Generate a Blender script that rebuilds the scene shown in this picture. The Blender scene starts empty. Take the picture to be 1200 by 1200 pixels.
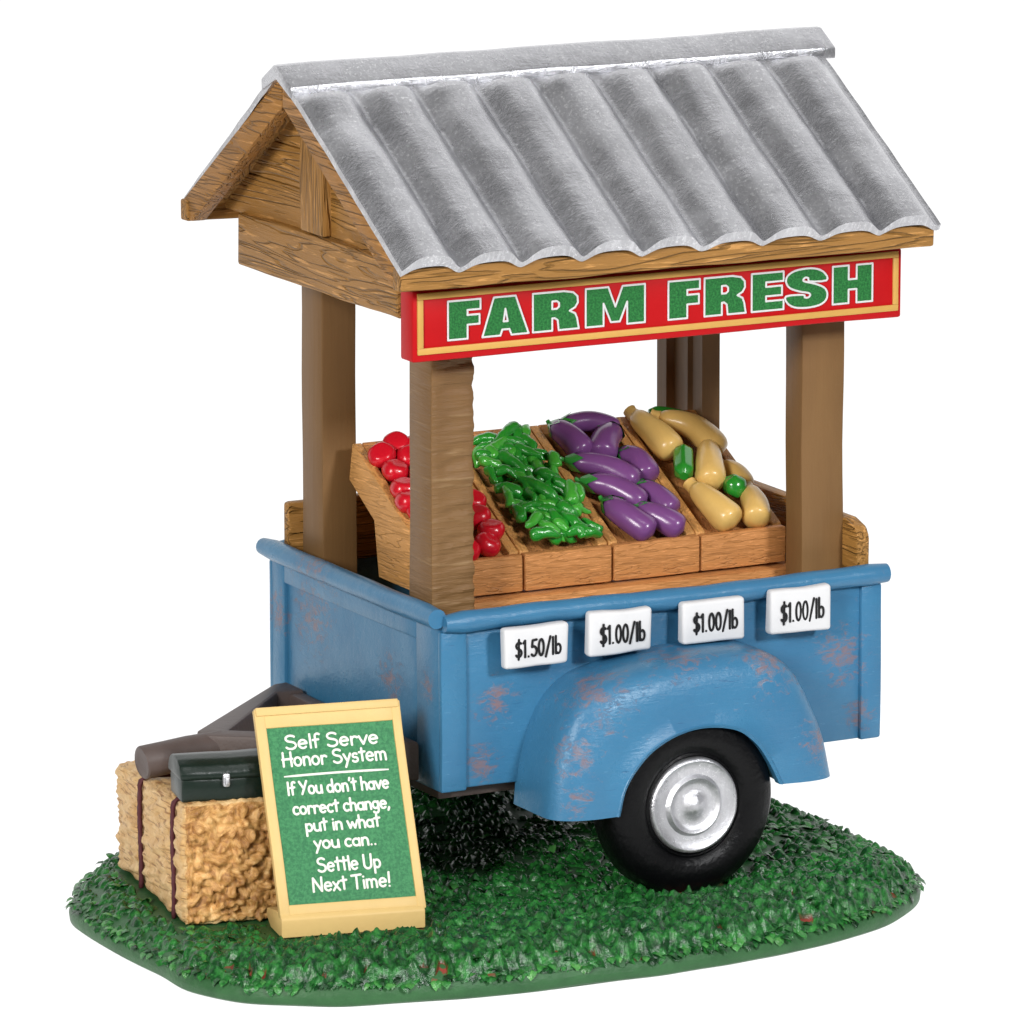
import bpy, bmesh, math, random
from mathutils import Vector, Matrix, noise
random.seed(7)
S = bpy.context.scene
COL = S.collection

# ------------------------------------------------------------------ camera
cam_d = bpy.data.cameras.new('camera'); cam = bpy.data.objects.new('camera', cam_d); COL.objects.link(cam)
cr = Vector((0.88666438, -0.46240651, -0.00254844)); cu = Vector((0.09477401, 0.17632944, 0.97975804)); cf = Vector((0.45259713, 0.86895808, -0.20016915))
cam.matrix_world = Matrix(((cr.x, cu.x, -cf.x, -34.373076), (cr.y, cu.y, -cf.y, -67.846044), (cr.z, cu.z, -cf.z, 18.902185), (0, 0, 0, 1)))
cam_d.lens = 233.814; cam_d.sensor_width = 36; cam_d.clip_start = 1; cam_d.clip_end = 2000
S.camera = cam
# ------------------------------------------------------------------ world, lamps, exposure
W = bpy.data.worlds.new('World'); S.world = W; W.use_nodes = True
wn = W.node_tree; bg = wn.nodes['Background']; bg.inputs['Color'].default_value = (1, 1, 1, 1); bg.inputs['Strength'].default_value = 1.0
# a white studio sweep behind the subject that falls off to a dim room behind the camera
tc = wn.nodes.new('ShaderNodeTexCoord'); dp = wn.nodes.new('ShaderNodeVectorMath'); dp.operation = 'DOT_PRODUCT'
dp.inputs[1].default_value = (0.46, 0.88, 0.0)
mr = wn.nodes.new('ShaderNodeMapRange'); mr.inputs['From Min'].default_value = 0.12; mr.inputs['From Max'].default_value = 0.5
mr.inputs['To Min'].default_value = 0.08; mr.inputs['To Max'].default_value = 1.08
wn.links.new(tc.outputs['Generated'], dp.inputs[0]); wn.links.new(dp.outputs['Value'], mr.inputs['Value']); wn.links.new(mr.outputs['Result'], bg.inputs['Strength'])

def lamp(name, loc, target, size, power, color=(1, 1, 1), size_y=None):
    d = bpy.data.lights.new(name, 'AREA'); d.energy = power; d.color = color; d.size = size
    if size_y: d.shape = 'RECTANGLE'; d.size_y = size_y
    o = bpy.data.objects.new(name, d); COL.objects.link(o); o.location = loc
    o.rotation_euler = (Vector(target) - Vector(loc)).to_track_quat('-Z', 'Y').to_euler()
    return o
CEN = (2, 1.5, 2)
lamp('key_softbox', (-50, -36, 26), CEN, 16, 35000, (1, .98, .95))
lamp('top_softbox', (-4, -26, 46), CEN, 14, 4000)
lamp('right_softbox', (14, -56, 29), CEN, 8, 25000, (.98, .99, 1))
lamp('added_underlight', (3, 4.5, -6), (3, 4.5, 0), 44, 44 * 44 * 3.45)  # added lamp below the sheet, keeps the floor white and shadowless
S.view_settings.view_transform = 'Standard'; S.view_settings.look = 'None'
S.view_settings.exposure = 0; S.view_settings.gamma = 1
S.unit_settings.scale_length = 0.012
S.render.engine = 'CYCLES'; S.cycles.use_denoising = True; S.cycles.max_bounces = 8

# ------------------------------------------------------------------ helpers
def thing(name, label, cat, loc=(0, 0, 0), group=None):
    o = bpy.data.objects.new(name, None); COL.objects.link(o); o.location = loc; o.empty_display_size = .2
    o['label'] = label; o['category'] = cat
    if group: o['group'] = group
    return o
def tag(o, label, cat, group=None):
    o['label'] = label; o['category'] = cat
    if group: o['group'] = group
    return o
def rootloc(p):
    v = Vector((0, 0, 0))
    while p: v += p.location; p = p.parent
    return v
def obj(name, bm, m, parent=None, origin=None, smooth=True, angle=38, label=None):
    """link a bmesh given in scene coordinates as one mesh object"""
    off = rootloc(parent) if parent else Vector(origin or (0, 0, 0))
    bmesh.ops.translate(bm, verts=bm.verts, vec=-off)
    bmesh.ops.recalc_face_normals(bm, faces=bm.faces)
    me = bpy.data.meshes.new(name); bm.to_mesh(me); bm.free()
    if smooth:
        me.polygons.foreach_set('use_smooth', [True] * len(me.polygons)); me.set_sharp_from_angle(angle=math.radians(angle))
    for x in (m if isinstance(m, (list, tuple)) else [m]): me.materials.append(x)
    o = bpy.data.objects.new(name, me); COL.objects.link(o)
    if parent: o.parent = parent
    elif origin: o.location = origin
    if label: o['label'] = label
    return o
def merge(bm, t, M=None):
    if M: bmesh.ops.transform(t, matrix=M, verts=t.verts)
    me = bpy.data.meshes.new('tmp'); t.to_mesh(me); t.free(); bm.from_mesh(me); bpy.data.meshes.remove(me)
def wob(v, f, a, seed=0.):
    p = Vector(v) * f + Vector((seed, seed * 1.7, -seed))
    return noise.noise_vector(p) * a
def box(bm, x0, x1, y0, y1, z0, z1, bev=.03, M=None, cuts=0, jit=0., f=1.5, seed=0., seg=2):
    t = bmesh.new(); bmesh.ops.create_cube(t, size=1)
    for v in t.verts:
        v.co = Vector(((x0 + x1) / 2 + v.co.x * (x1 - x0), (y0 + y1) / 2 + v.co.y * (y1 - y0), (z0 + z1) / 2 + v.co.z * (z1 - z0)))
    if bev: bmesh.ops.bevel(t, geom=list(t.edges), offset=bev, segments=seg, profile=.5, affect='EDGES')
    if cuts:
        dims = (x1 - x0, y1 - y0, z1 - z0); ax = dims.index(max(dims))
        lo = (x0, y0, z0)[ax]; n = Vector((ax == 0, ax == 1, ax == 2))
        for i in range(1, cuts + 1):
            co = Vector((0, 0, 0)); co[ax] = lo + dims[ax] * i / (cuts + 1)
            bmesh.ops.bisect_plane(t, geom=list(t.verts) + list(t.edges) + list(t.faces), plane_co=co, plane_no=n)
    if jit:
        for v in t.verts: v.co += wob(v.co, f, jit, seed)
    merge(bm, t, M); return bm
def catmull(pts, n=6, closed=False):
    P = [Vector(p) for p in pts]; out = []
    N = len(P); rng = N if closed else N - 1
    for i in range(rng):
        p1, p2 = P[i], P[(i + 1) % N]
        p0 = P[i - 1] if (i > 0 or closed) else p1 * 2 - p2
        p3 = P[(i + 2) % N] if (i + 2 < N or closed) else p2 * 2 - p1
        for k in range(n):
            t = k / n
            out.append(.5 * (2 * p1 + (p2 - p0) * t + (2 * p0 - 5 * p1 + 4 * p2 - p3) * t * t + (3 * p1 - p0 - 3 * p2 + p3) * t ** 3))
    if not closed: out.append(P[-1].copy())
    return out
def tube(bm, pts, rad, n=10, caps=True, flat=None, fn=None):
    """sweep; rad number or list; flat=(normal, factor) squashes along normal"""
    P = [Vector(p) for p in pts]; N = len(P); R = rad if isinstance(rad, (list, tuple)) else [rad] * N
    rings = []; ref = None
    for i, p in enumerate(P):
        t = (P[min(i + 1, N - 1)] - P[max(i - 1, 0)])
        t = t.normalized() if t.length > 1e-9 else Vector((0, 0, 1))
        if flat: a = Vector(flat[0]).normalized(); b = a.cross(t).normalized()
        else:
            if ref is None:
                ref = Vector((0, 0, 1)) if abs(t.z) < .9 else Vector((1, 0, 0))
            a = (ref - t * ref.dot(t)).normalized(); b = t.cross(a); ref = a
        ring = []
        for k in range(n):
            q = 2 * math.pi * k / n; r = R[i]
            if fn: r *= fn(i / (N - 1), q)
            ring.append(bm.verts.new(p + (a * math.cos(q) * (flat[1] if flat else 1) + b * math.sin(q)) * r))
        rings.append(ring)
    for i in range(N - 1):
        for k in range(n):
            bm.faces.new((rings[i][k], rings[i][(k + 1) % n], rings[i + 1][(k + 1) % n], rings[i + 1][k]))
    if caps: bm.faces.new(rings[0][::-1]); bm.faces.new(rings[-1])
    return bm
def lathe(bm, prof, cen, n=48, axis='Y'):
    """prof: (radius, along) pairs; along runs on axis"""
    rings = []
    for r, h in prof:
        ring = []
        for k in range(n):
            q = 2 * math.pi * k / n
            v = Vector((math.cos(q) * r, h, math.sin(q) * r)) if axis == 'Y' else Vector((math.cos(q) * r, math.sin(q) * r, h))
            ring.append(bm.verts.new(v + Vector(cen)))
        rings.append(ring)
    for i in range(len(rings) - 1):
        for k in range(n): bm.faces.new((rings[i][k], rings[i][(k + 1) % n], rings[i + 1][(k + 1) % n], rings[i + 1][k]))
    for rg in (rings[0], rings[-1]):
        bm.faces.new(rg)
    return bm
def prism(bm, poly, axis, a0, a1, bev=0., M=None, cuts=0, jit=0., seed=0., f=1.5):
    """polygon in the two other axes (in order x,y,z) extruded along axis"""
    t = bmesh.new()
    def mk(p, a):
        if axis == 'x': return (a, p[0], p[1])
        if axis == 'y': return (p[0], a, p[1])
        return (p[0], p[1], a)
    A = [t.verts.new(mk(p, a0)) for p in poly]; B = [t.verts.new(mk(p, a1)) for p in poly]
    t.faces.new(A); t.faces.new(B[::-1]); n = len(poly)
    for i in range(n): t.faces.new((A[i], A[(i + 1) % n], B[(i + 1) % n], B[i]))
    bmesh.ops.recalc_face_normals(t, faces=t.faces)
    if bev: bmesh.ops.bevel(t, geom=list(t.edges), offset=bev, segments=2, profile=.5, affect='EDGES')
    if cuts:
        ix = 'xyz'.index(axis); nn = Vector((ix == 0, ix == 1, ix == 2))
        for i in range(1, cuts + 1):
            co = nn * (a0 + (a1 - a0) * i / (cuts + 1))
            bmesh.ops.bisect_plane(t, geom=list(t.verts) + list(t.edges) + list(t.faces), plane_co=co, plane_no=nn)
    if jit:
        for v in t.verts: v.co += wob(v.co, f, jit, seed)
    merge(bm, t, M); return bm
def NB(): return bmesh.new()

# ------------------------------------------------------------------ materials
class Nodes:
    def __init__(s, name):
        s.m = bpy.data.materials.new(name); s.m.use_nodes = True; s.t = s.m.node_tree
        s.b = s.t.nodes['Principled BSDF']; s.tc = s.t.nodes.new('ShaderNodeTexCoord')
    def new(s, k, **kw):
        n = s.t.nodes.new(k)
        for a, v in kw.items(): setattr(n, a, v)
        return n
    def link(s, a, b): s.t.links.new(a, b)
    def coord(s, scale=(1, 1, 1), rot=(0, 0, 0), loc=(0, 0, 0)):
        mp = s.new('ShaderNodeMapping'); mp.inputs['Scale'].default_value = scale; mp.inputs['Rotation'].default_value = rot; mp.inputs['Location'].default_value = loc
        s.link(s.tc.outputs['Object'], mp.inputs['Vector']); return mp.outputs['Vector']
    def noise(s, vec, scale=2, detail=6, rough=.55, dist=0):
        n = s.new('ShaderNodeTexNoise'); n.inputs['Scale'].default_value = scale; n.inputs['Detail'].default_value = detail
        n.inputs['Roughness'].default_value = rough; n.inputs['Distortion'].default_value = dist
        s.link(vec, n.inputs['Vector']); return n.outputs['Fac']
    def ramp(s, fac, stops):
        r = s.new('ShaderNodeValToRGB'); e = r.color_ramp.elements
        while len(e) > 1: e.remove(e[-1])
        for i, (p, c) in enumerate(stops):
            if isinstance(c, (int, float)): c = (c, c, c)
            x = e[0] if i == 0 else e.new(p)
            x.position = p; x.color = (*c, 1)
        s.link(fac, r.inputs['Fac']); return r.outputs['Color']
    def mix(s, fac, a, b):
        n = s.new('ShaderNodeMix', data_type='RGBA')
        for v, i in ((fac, 0), (a, 6), (b, 7)):
            if isinstance(v, (int, float)): n.inputs[i].default_value = v
            elif isinstance(v, tuple): n.inputs[i].default_value = (*v, 1)
            else: s.link(v, n.inputs[i])
        return n.outputs[2]
    def math(s, op, a, b=0.):
        n = s.new('ShaderNodeMath', operation=op)
        for i, v in enumerate((a, b)):
            if isinstance(v, (int, float)): n.inputs[i].default_value = v
            else: s.link(v, n.inputs[i])
        return n.outputs[0]
    def bump(s, h, strength=.5, dist=.05):
        n = s.new('ShaderNodeBump'); n.inputs['Strength'].default_value = strength; n.inputs['Distance'].default_value = dist
        s.link(h, n.inputs['Height']); s.link(n.outputs['Normal'], s.b.inputs['Normal'])
    def done(s, color, rough=.5, metal=0., spec=.4, coat=0.):
        for v, k in ((color, 'Base Color'), (rough, 'Roughness'), (metal, 'Metallic'), (spec, 'Specular IOR Level'), (coat, 'Coat Weight')):
            if isinstance(v, (int, float)): s.b.inputs[k].default_value = v
            elif isinstance(v, tuple): s.b.inputs[k].default_value = (*v, 1)
            else: s.link(v, s.b.inputs[k])
        s.b.inputs['Coat Roughness'].default_value = .12
        return s.m
def sr(r, g, b):
    f = lambda c: (c / 255 / 12.92) if c / 255 <= .04045 else ((c / 255 + .055) / 1.055) ** 2.4
    return (f(r), f(g), f(b))
def mul(c, k): return tuple(x * k for x in c)

def wood(name, c, axis='x', dens=1., carve=.6, rough=.55, tip=1.5, rot=(0, 0, 0)):
    """painted carved timber, grain along axis: long wavering grooves, brush streaks, pale ridge highlights painted into the colour"""
    n = Nodes(name)
    st = {'x': (.15, 2.2, 2.2), 'y': (2.2, .15, 2.2), 'z': (2.2, 2.2, .15)}[axis]
    st = tuple(v * dens for v in st)
    v = n.coord(st, rot); big = n.noise(v, 1.6, 3, .5, .6)
    # wavering contour lines of a stretched noise read as carved grain
    lines = n.math('ABSOLUTE', n.math('SUBTRACT', n.math('FRACT', n.math('MULTIPLY', big, 10.)), .5))
    fine = n.noise(n.coord(tuple(k * 4 for k in st), rot), 2.6, 6, .65, .2)
    groove = n.ramp(lines, [(0, 0), (.06, .3), (.16, 1)])
    tipm = n.ramp(n.math('MULTIPLY', fine, groove), [(.56, 0), (.62, 1)])
    patch = n.noise(n.coord((.7, .7, .7)), 1.3, 3)
    base = n.mix(patch, mul(c, .8), mul(c, 1.15))
    base = n.mix(n.math('MULTIPLY', n.math('SUBTRACT', 1., groove), .3), base, mul(c, .5))
    base = n.mix(n.math('MULTIPLY', tipm, .85), base, tuple(min(1, x * tip + .03) for x in c))
    n.bump(n.math('ADD', n.math('MULTIPLY', groove, 1.), n.math('MULTIPLY', fine, .8)), carve, .035)
    return n.done(base, rough, 0, .35)
def plain(name, c, rough=.5, spec=.4, var=.12, metal=0, bumps=.15, coat=0., sc=5.):
    n = Nodes(name); f = n.noise(n.coord(), sc, 5, .6)
    base = n.mix(f, mul(c, 1 - var), mul(c, 1 + var))
    n.bump(n.noise(n.coord(), sc * 2.2, 6, .6), bumps, .03)
    return n.done(base, rough, metal, spec, coat)

WOODC = sr(142, 100, 48)
M = {}
for ax in 'xyz':
    M['wood_' + ax] = wood('carved_ochre_wood_' + ax, sr(162, 116, 56), ax, 1.0, .9, .5, 1.7)
    M['crate_' + ax] = wood('crate_wood_' + ax, sr(200, 136, 78), ax, 2.7, .5, .5, 1.4)
def post_mat(name, ripple):
    n = Nodes(name); f = n.noise(n.coord((2, 2, .5)), 1.5, 4, .5); base = n.mix(f, sr(110, 80, 48), sr(130, 98, 60))
    h = n.noise(n.coord((.8, .8, 9)), 1.6, 4, .55, .3) if ripple else n.noise(n.coord((6, 6, .4)), 2, 4, .5)
    if ripple: base = n.mix(n.math('MULTIPLY', n.ramp(h, [(.58, 0), (.7, 1)]), .35), base, sr(166, 138, 100))  # highlight on the ripple crests, put into the colour
    n.bump(h, .55 if ripple else .08, .06)
    return n.done(base, .5, 0, .3)
M['post_z'] = post_mat('smooth_brown_timber', 0); M['post_ripple'] = post_mat('rippled_brown_timber', 1)
def blue_paint():
    n = Nodes('worn_blue_paint'); f = n.noise(n.coord(), 1.4, 4, .6)
    base = n.mix(f, sr(50, 104, 142), sr(66, 126, 162))
    # rubbed-through patches where a hand would wear the paint
    WEAR = [(1.7, -.7, 1.15, .75), (4.0, -.8, 1.38, .75), (2.8, -.6, 1.5, .65), (1.3, -.95, .5, .45), (1.3, -1.05, -.05, .28), (4.6, -.9, .3, .45), (.75, 0, 1.0, .36), (.55, 0, .3, .32), (5.45, 0, 1.05, .5), (5.7, 0, .3, .3), (0, 3.5, 1.45, .75), (0, 1.4, 1.1, .5), (-.1, 3.1, 2.2, .7), (0, .3, 1.2, .3), (0, 4.4, 1.3, .4)]
    acc = None
    for x, y, z, r in WEAR:
        d = n.new('ShaderNodeVectorMath', operation='DISTANCE'); n.link(n.tc.outputs['Object'], d.inputs[0]); d.inputs[1].default_value = (x - 2.87, y - 2.3, z - GZ0)
        g_ = n.math('SUBTRACT', 1., n.math('DIVIDE', d.outputs['Value'], r * 1.25)); g_ = n.math('MAXIMUM', g_, 0.)
        acc = g_ if acc is None else n.math('MAXIMUM', acc, g_)
    st1 = n.noise(n.coord((1.1, 1.6, 2.2), (0, -.45, 0)), 5.0, 10, .76, .8)
    scr = n.noise(n.coord((1.2, 6, 11), (0, -.35, 0)), 3.0, 6, .7, .2)
    geo = n.new('ShaderNodeNewGeometry'); edge = n.ramp(geo.outputs['Pointiness'], [(.53, 0), (.60, 1)])
    drive = n.math('ADD', n.math('MULTIPLY', acc, .24), n.math('ADD', n.math('MULTIPLY', st1, .95), n.math('MULTIPLY', edge, .07)))
    mask = n.ramp(drive, [(.625, 0), (.76, 1)])
    tone = n.mix(n.noise(n.coord(), 2.1, 4, .6), sr(108, 88, 84), sr(176, 112, 76))
    base = n.mix(n.math('MULTIPLY', mask, .6), base, tone)
    base = n.mix(n.math('MULTIPLY', n.ramp(scr, [(.64, 0), (.7, 1)]), .4), base, sr(120, 170, 204))
    base = n.mix(n.math('MULTIPLY', n.ramp(scr, [(.3, 1), (.36, 0)]), .5), base, sr(34, 72, 112))
    n.bump(n.math('ADD', n.noise(n.coord(), 3.5, 5, .6), n.math('ADD', n.math('MULTIPLY', scr, .35), n.math('MULTIPLY', mask, -.25))), .3, .05)
    return n.done(base, n.ramp(f, [(.3, .36), (.7, .26)]), 0, .4)
GZ0 = -1.36
M['blue'] = blue_paint()
def silver(name, base0=.42, base1=.62, rough=.42, metal=.75, streak=1.):
    n = Nodes(name); f = n.noise(n.coord((1, .5, .5)), 2.2, 5, .6)
    fl = n.noise(n.coord(), 24, 5, .85); pat = n.noise(n.coord((1.4, .6, .6)), 1.7, 4, .6)
    brush = n.noise(n.coord((7, 1.1, 1.1), (.1, .2, .2)), 3.2, 7, .7, .3); sc_ = n.noise(n.coord((1.2, 6, 6), (0.2, .5, .3)), 4, 6, .7)
    base = n.mix(n.ramp(f, [(.25, 0), (.75, 1)]), (base0, base0, base0 * 1.05), (base1, base1, base1 * 1.04))
    base = n.mix(n.math('MULTIPLY', n.ramp(brush, [(.5, 0), (.7, .75)]), streak), base, (.84, .84, .87))
    base = n.mix(n.math('MULTIPLY', n.ramp(fl, [(.54, 0), (.60, 1.)]), n.ramp(pat, [(.40, .15), (.62, 1)])), base, (.92, .92, .94))
    base = n.mix(n.ramp(sc_, [(.64, 0), (.7, .5)]), base, (.9, .9, .92))
    n.bump(n.math('ADD', n.math('MULTIPLY', fl, .6), n.math('ADD', n.math('MULTIPLY', n.noise(n.coord(), 4, 5, .6), 1.4), n.math('ADD', n.math('MULTIPLY', sc_, .5), n.math('MULTIPLY', brush, .4)))), .3, .035)
    return n.done(base, n.ramp(pat, [(.3, rough - .08), (.7, rough + .08)]), metal, .5)
M['tin'] = silver('silver_painted_tin', .48, .68, .27, .93, .35)
M['tin_edge'] = silver('bright_silver_edge_paint', .42, .62, .45, .3)
M['chrome'] = silver('silver_hubcap_paint', .5, .7, .32, .85, .4)
M['rubber'] = plain('black_tyre_paint', (.002, .002, .0025), .34, .2, .3, bumps=.4)
M['iron'] = plain('grey_brown_drawbar_paint', sr(88, 76, 72), .5, .35, .15, bumps=.3)
M['under'] = plain('dark_underbody', (.02, .02, .022), .7, .2)
M['floor'] = plain('dark_bed_floor', sr(58, 44, 34), .7, .2)
M['red'] = plain('red_sign_paint', sr(184, 14, 20), .5, .2, .06, bumps=.08)
M['gold'] = plain('ochre_sign_border', sr(206, 160, 84), .5, .3, .08, bumps=.08)
def granular(name, c0, c1, sc=38):
    n = Nodes(name); f = n.noise(n.coord(), sc, 3, .7)
    base = n.mix(n.ramp(f, [(.4, 0), (.62, 1)]), c0, c1)
    n.bump(f, .25, .01)
    return n.done(base, .5, 0, .3)
M['letter_green'] = granular('green_letter_paint', sr(24, 92, 44), sr(48, 128, 62))
M['board_green'] = granular('green_chalkboard_paint', sr(34, 108, 64), sr(58, 134, 82), 26)
M['white'] = plain('white_paint', (.68, .68, .69), .5, .3, .03, bumps=.12)
M['chalk'] = plain('cream_white_lettering', (.8, .8, .72), .6, .2, .03, bumps=.05)
M['black'] = plain('black_lettering', (.008, .008, .009), .5, .3)
M['cream'] = plain('cream_yellow_frame_paint', sr(216, 184, 120), .5, .35, .06, bumps=.12)
M['boxgreen'] = plain('dark_green_cash_box_paint', sr(14, 30, 22), .34, .4, .2, bumps=.2)
M['twine'] = plain('purple_brown_twine', sr(88, 44, 50), .6, .3, .2, bumps=.5, sc=14)
M['rim'] = None
M['pepper'] = plain('glossy_green_pepper', sr(34, 136, 40), .17, .6, .4, bumps=.6, coat=.3, sc=4)
M['pepper_light'] = plain('glossy_light_green_pepper', sr(66, 164, 54), .17, .6, .4, bumps=.6, coat=.3, sc=4)
M['tomato'] = plain('glossy_red_tomato', sr(196, 18, 36), .26, .4, .2, bumps=.3, coat=.2, sc=3)
M['aubergine'] = plain('glossy_purple_eggplant', sr(114, 68, 124), .27, .4, .14, bumps=.15, coat=.15, sc=3)
M['squash'] = plain('glossy_yellow_squash', sr(214, 176, 102), .3, .4, .16, bumps=.25, coat=.15, sc=3)
M['calyx'] = plain('green_calyx', sr(50, 140, 56), .25, .5, .25, bumps=.3, coat=.3)
M['zucchini'] = plain('bright_green_zucchini', sr(34, 132, 40), .2, .5, .2, bumps=.12, coat=.5, sc=3)

# ------------------------------------------------------------------ table under the model: added translucent sheet, underlit to stay white
def acrylic():
    m = bpy.data.materials.new('white_acrylic'); m.use_nodes = True; t = m.node_tree
    for n in list(t.nodes):
        if n.type != 'OUTPUT_MATERIAL': t.nodes.remove(n)
    out = t.nodes['Material Output']; a = t.nodes.new('ShaderNodeBsdfTranslucent'); d = t.nodes.new('ShaderNodeBsdfDiffuse'); mx = t.nodes.new('ShaderNodeMixShader')
    a.inputs['Color'].default_value = (.95, .95, .95, 1); d.inputs['Color'].default_value = (.95, .95, .95, 1); mx.inputs['Fac'].default_value = .3
    t.links.new(a.outputs[0], mx.inputs[1]); t.links.new(d.outputs[0], mx.inputs[2]); t.links.new(mx.outputs[0], out.inputs['Surface']); return m
bm = NB(); ZT = -1.82
vs = [bm.verts.new(p) for p in ((-12, -11, ZT), (18, -11, ZT), (18, 20, ZT), (-12, 20, ZT))]; bm.faces.new(vs)
o = obj('tabletop', bm, acrylic(), smooth=False); o['kind'] = 'structure'

# ------------------------------------------------------------------ ground mound
OUT = catmull([(-3.62, .25, 0), (-3.58, -.67, 0), (-3.2, -1.45, 0), (-2.32, -2.03, 0), (-1.36, -2.31, 0), (-.35, -2.48, 0), (.72, -2.57, 0), (1.82, -2.6, 0), (3.0, -2.52, 0), (4.33, -2.24, 0),
    (5.37, -1.69, 0), (6.05, -.9, 0), (6.25, .13, 0), (6.3, 1.77, 0), (6.15, 2.9, 0), (5.6, 4.3, 0), (4.3, 5.6, 0), (2.5, 6.3, 0), (.5, 6.2, 0), (-1.2, 5.3, 0), (-2.5, 4.25, 0), (-3.25, 3.35, 0), (-3.6, 2.6, 0), (-3.68, 1.5, 0)], 8, True)
CX, CY = 1.3, 1.8
POL = sorted((math.atan2(p.y - CY, p.x - CX), math.hypot(p.x - CX, p.y - CY)) for p in OUT)
import bisect
ANG = [a for a, r in POL]
def rad_at(a):
    i = bisect.bisect(ANG, a); a1, r1 = POL[i % len(POL)]; a0, r0 = POL[i - 1]
    d = (a1 - a0) % (2 * math.pi) or 1e-6; return r0 + (r1 - r0) * (((a - a0) % (2 * math.pi)) / d)
def edge_dist(x, y):
    return rad_at(math.atan2(y - CY, x - CX)) - math.hypot(x - CX, y - CY)
GZ = -1.36
def ground_z(x, y):
    d = max(edge_dist(x, y), 0)
    t = min(d / .55, 1); return -1.60 + (GZ + 1.60) * (1 - (1 - t) ** 2) + noise.noise(Vector((x * .9, y * .9, 3))) * .02
bm = NB(); LV = []
for k in range(0, 31):
    ring = []
    for p in OUT:
        d = Vector((p.x - CX, p.y - CY, 0)); L = d.length; d /= L
        if k == 0: r, z = L - .05, -1.815
        elif k == 1: r, z = L, -1.78
        elif k == 2: r, z = L + .01, -1.70
        elif k == 3: r, z = L - .015, -1.63
        else:
            f = (k - 4) / 26; r = (L - .06) * (1 - f) + .02 * f; z = None
        x, y = CX + d.x * r, CY + d.y * r
        if z is None: z = ground_z(x, y)
        else: z += .015 * noise.noise(Vector((x * 1.5, y * 1.5, z * 3)))
        ring.append(bm.verts.new((x, y, z)))
    LV.append(ring)
n = len(OUT)
for i in range(len(LV) - 1):
    for k in range(n): bm.faces.new((LV[i][k], LV[i][(k + 1) % n], LV[i + 1][(k + 1) % n], LV[i + 1][k]))
bm.faces.new(LV[0][::-1]); bm.faces.new(LV[-1])
def ground_mat():
    n = Nodes('green_painted_base'); f = n.noise(n.coord(), 3, 5, .6)
    base = n.mix(f, sr(26, 66, 34), sr(58, 108, 62))
    sp = n.noise(n.coord(), 4.2, 2, .5)
    sep = n.new('ShaderNodeSeparateXYZ'); n.link(n.tc.outputs['Object'], sep.inputs[0])
    band = n.math('MULTIPLY', n.ramp(n.math('MULTIPLY', sep.outputs['Y'], -.5), [(.3, 0), (.62, 1)]), n.ramp(n.math('ADD', n.math('MULTIPLY', sep.outputs['Z'], 1.), 2.1), [(.50, 0), (.56, 1)]))
    base = n.mix(n.math('MULTIPLY', n.ramp(sp, [(.56, 0), (.60, 1)]), band), base, sr(140, 58, 46))
    n.bump(n.noise(n.coord((1, 1, 2)), 7, 6, .6), .4, .04)
    return n.done(base, .45, 0, .35)
o = obj('ground', bm, ground_mat(), smooth=True, angle=60); o['kind'] = 'structure'
# grass: cast leaf tufts
def grass_mat():
    n = Nodes('glossy_grass_paint'); g = n.new('ShaderNodeNewGeometry')
    gp = n.noise(n.coord(), 8.5, 4, .65)
    c = n.ramp(n.math('ADD', n.math('MULTIPLY', n.math('FRACT', n.math('MULTIPLY', g.outputs['Random Per Island'], 7.3)), .35), n.math('MULTIPLY', gp, .75)), [(.28, sr(8, 32, 14)), (.43, sr(20, 70, 30)), (.57, sr(44, 120, 50)), (.80, sr(90, 156, 80))])
    f = n.noise(n.coord(), 9, 4, .6); c = n.mix(n.math('MULTIPLY', n.ramp(f, [(.45, 0), (.62, 1)]), .5), c, sr(12, 44, 20))
    at = n.new('ShaderNodeAttribute', attribute_name='unpainted'); c = n.mix(at.outputs['Fac'], c, sr(112, 48, 36))
    n.bump(n.noise(n.coord(), 14, 4, .65), .5, .03)
    return n.done(c, .24, 0, .45)
gv, gf = [], []
def leaf(x, y, z, az, tilt, L, wd, curl):
    ca, sa = math.cos(az), math.sin(az); b0 = len(gv)
    rows = [(0, .55), (.3, 1.), (.65, .8), (1.0, 0)]
    px = pz = 0; t = tilt; prev = 0
    for s, wf in rows:
        ds = (s - prev) * L; px += math.cos(t) * ds; pz += math.sin(t) * ds; prev = s; t -= curl
        hw = wd * wf * .5; cz = .3 * hw
        pts = [(px, -hw, pz), (px, 0, pz + cz), (px, hw, pz)] if wf > 0 else [(px, 0, pz)]
        for a, b, c in pts: gv.append((x + ca * a - sa * b, y + sa * a + ca * b, z + c))
    for r in range(2):
        i = b0 + r * 3
        gf.append((i, i + 1, i + 4, i + 3)); gf.append((i + 1, i + 2, i + 5, i + 4))
    i = b0 + 6; gf.append((i, i + 1, i + 3)); gf.append((i + 1, i + 2, i + 3))
def blocked(x, y):
    if (x - 2.87) ** 2 / .30 + 0 < 1 and -1.16 < y < -.2: return True
    if (x - 2.87) ** 2 / .30 < 1 and 4.8 < y < 5.5: return True
    a, b = x + 3.13, y - .42; u_ = .988 * a - .156 * b; v_ = .156 * a + .988 * b
    if -.12 < u_ < 1.75 and -.14 < v_ < 2.9: return True
    a, b = x + 2.35, y + .59; u_ = .981 * a - .196 * b; v_ = .196 * a + .981 * b
    if -.12 < u_ < 1.84 and -.26 < v_ < .68: return True
    return False
cnt = 0
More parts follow.
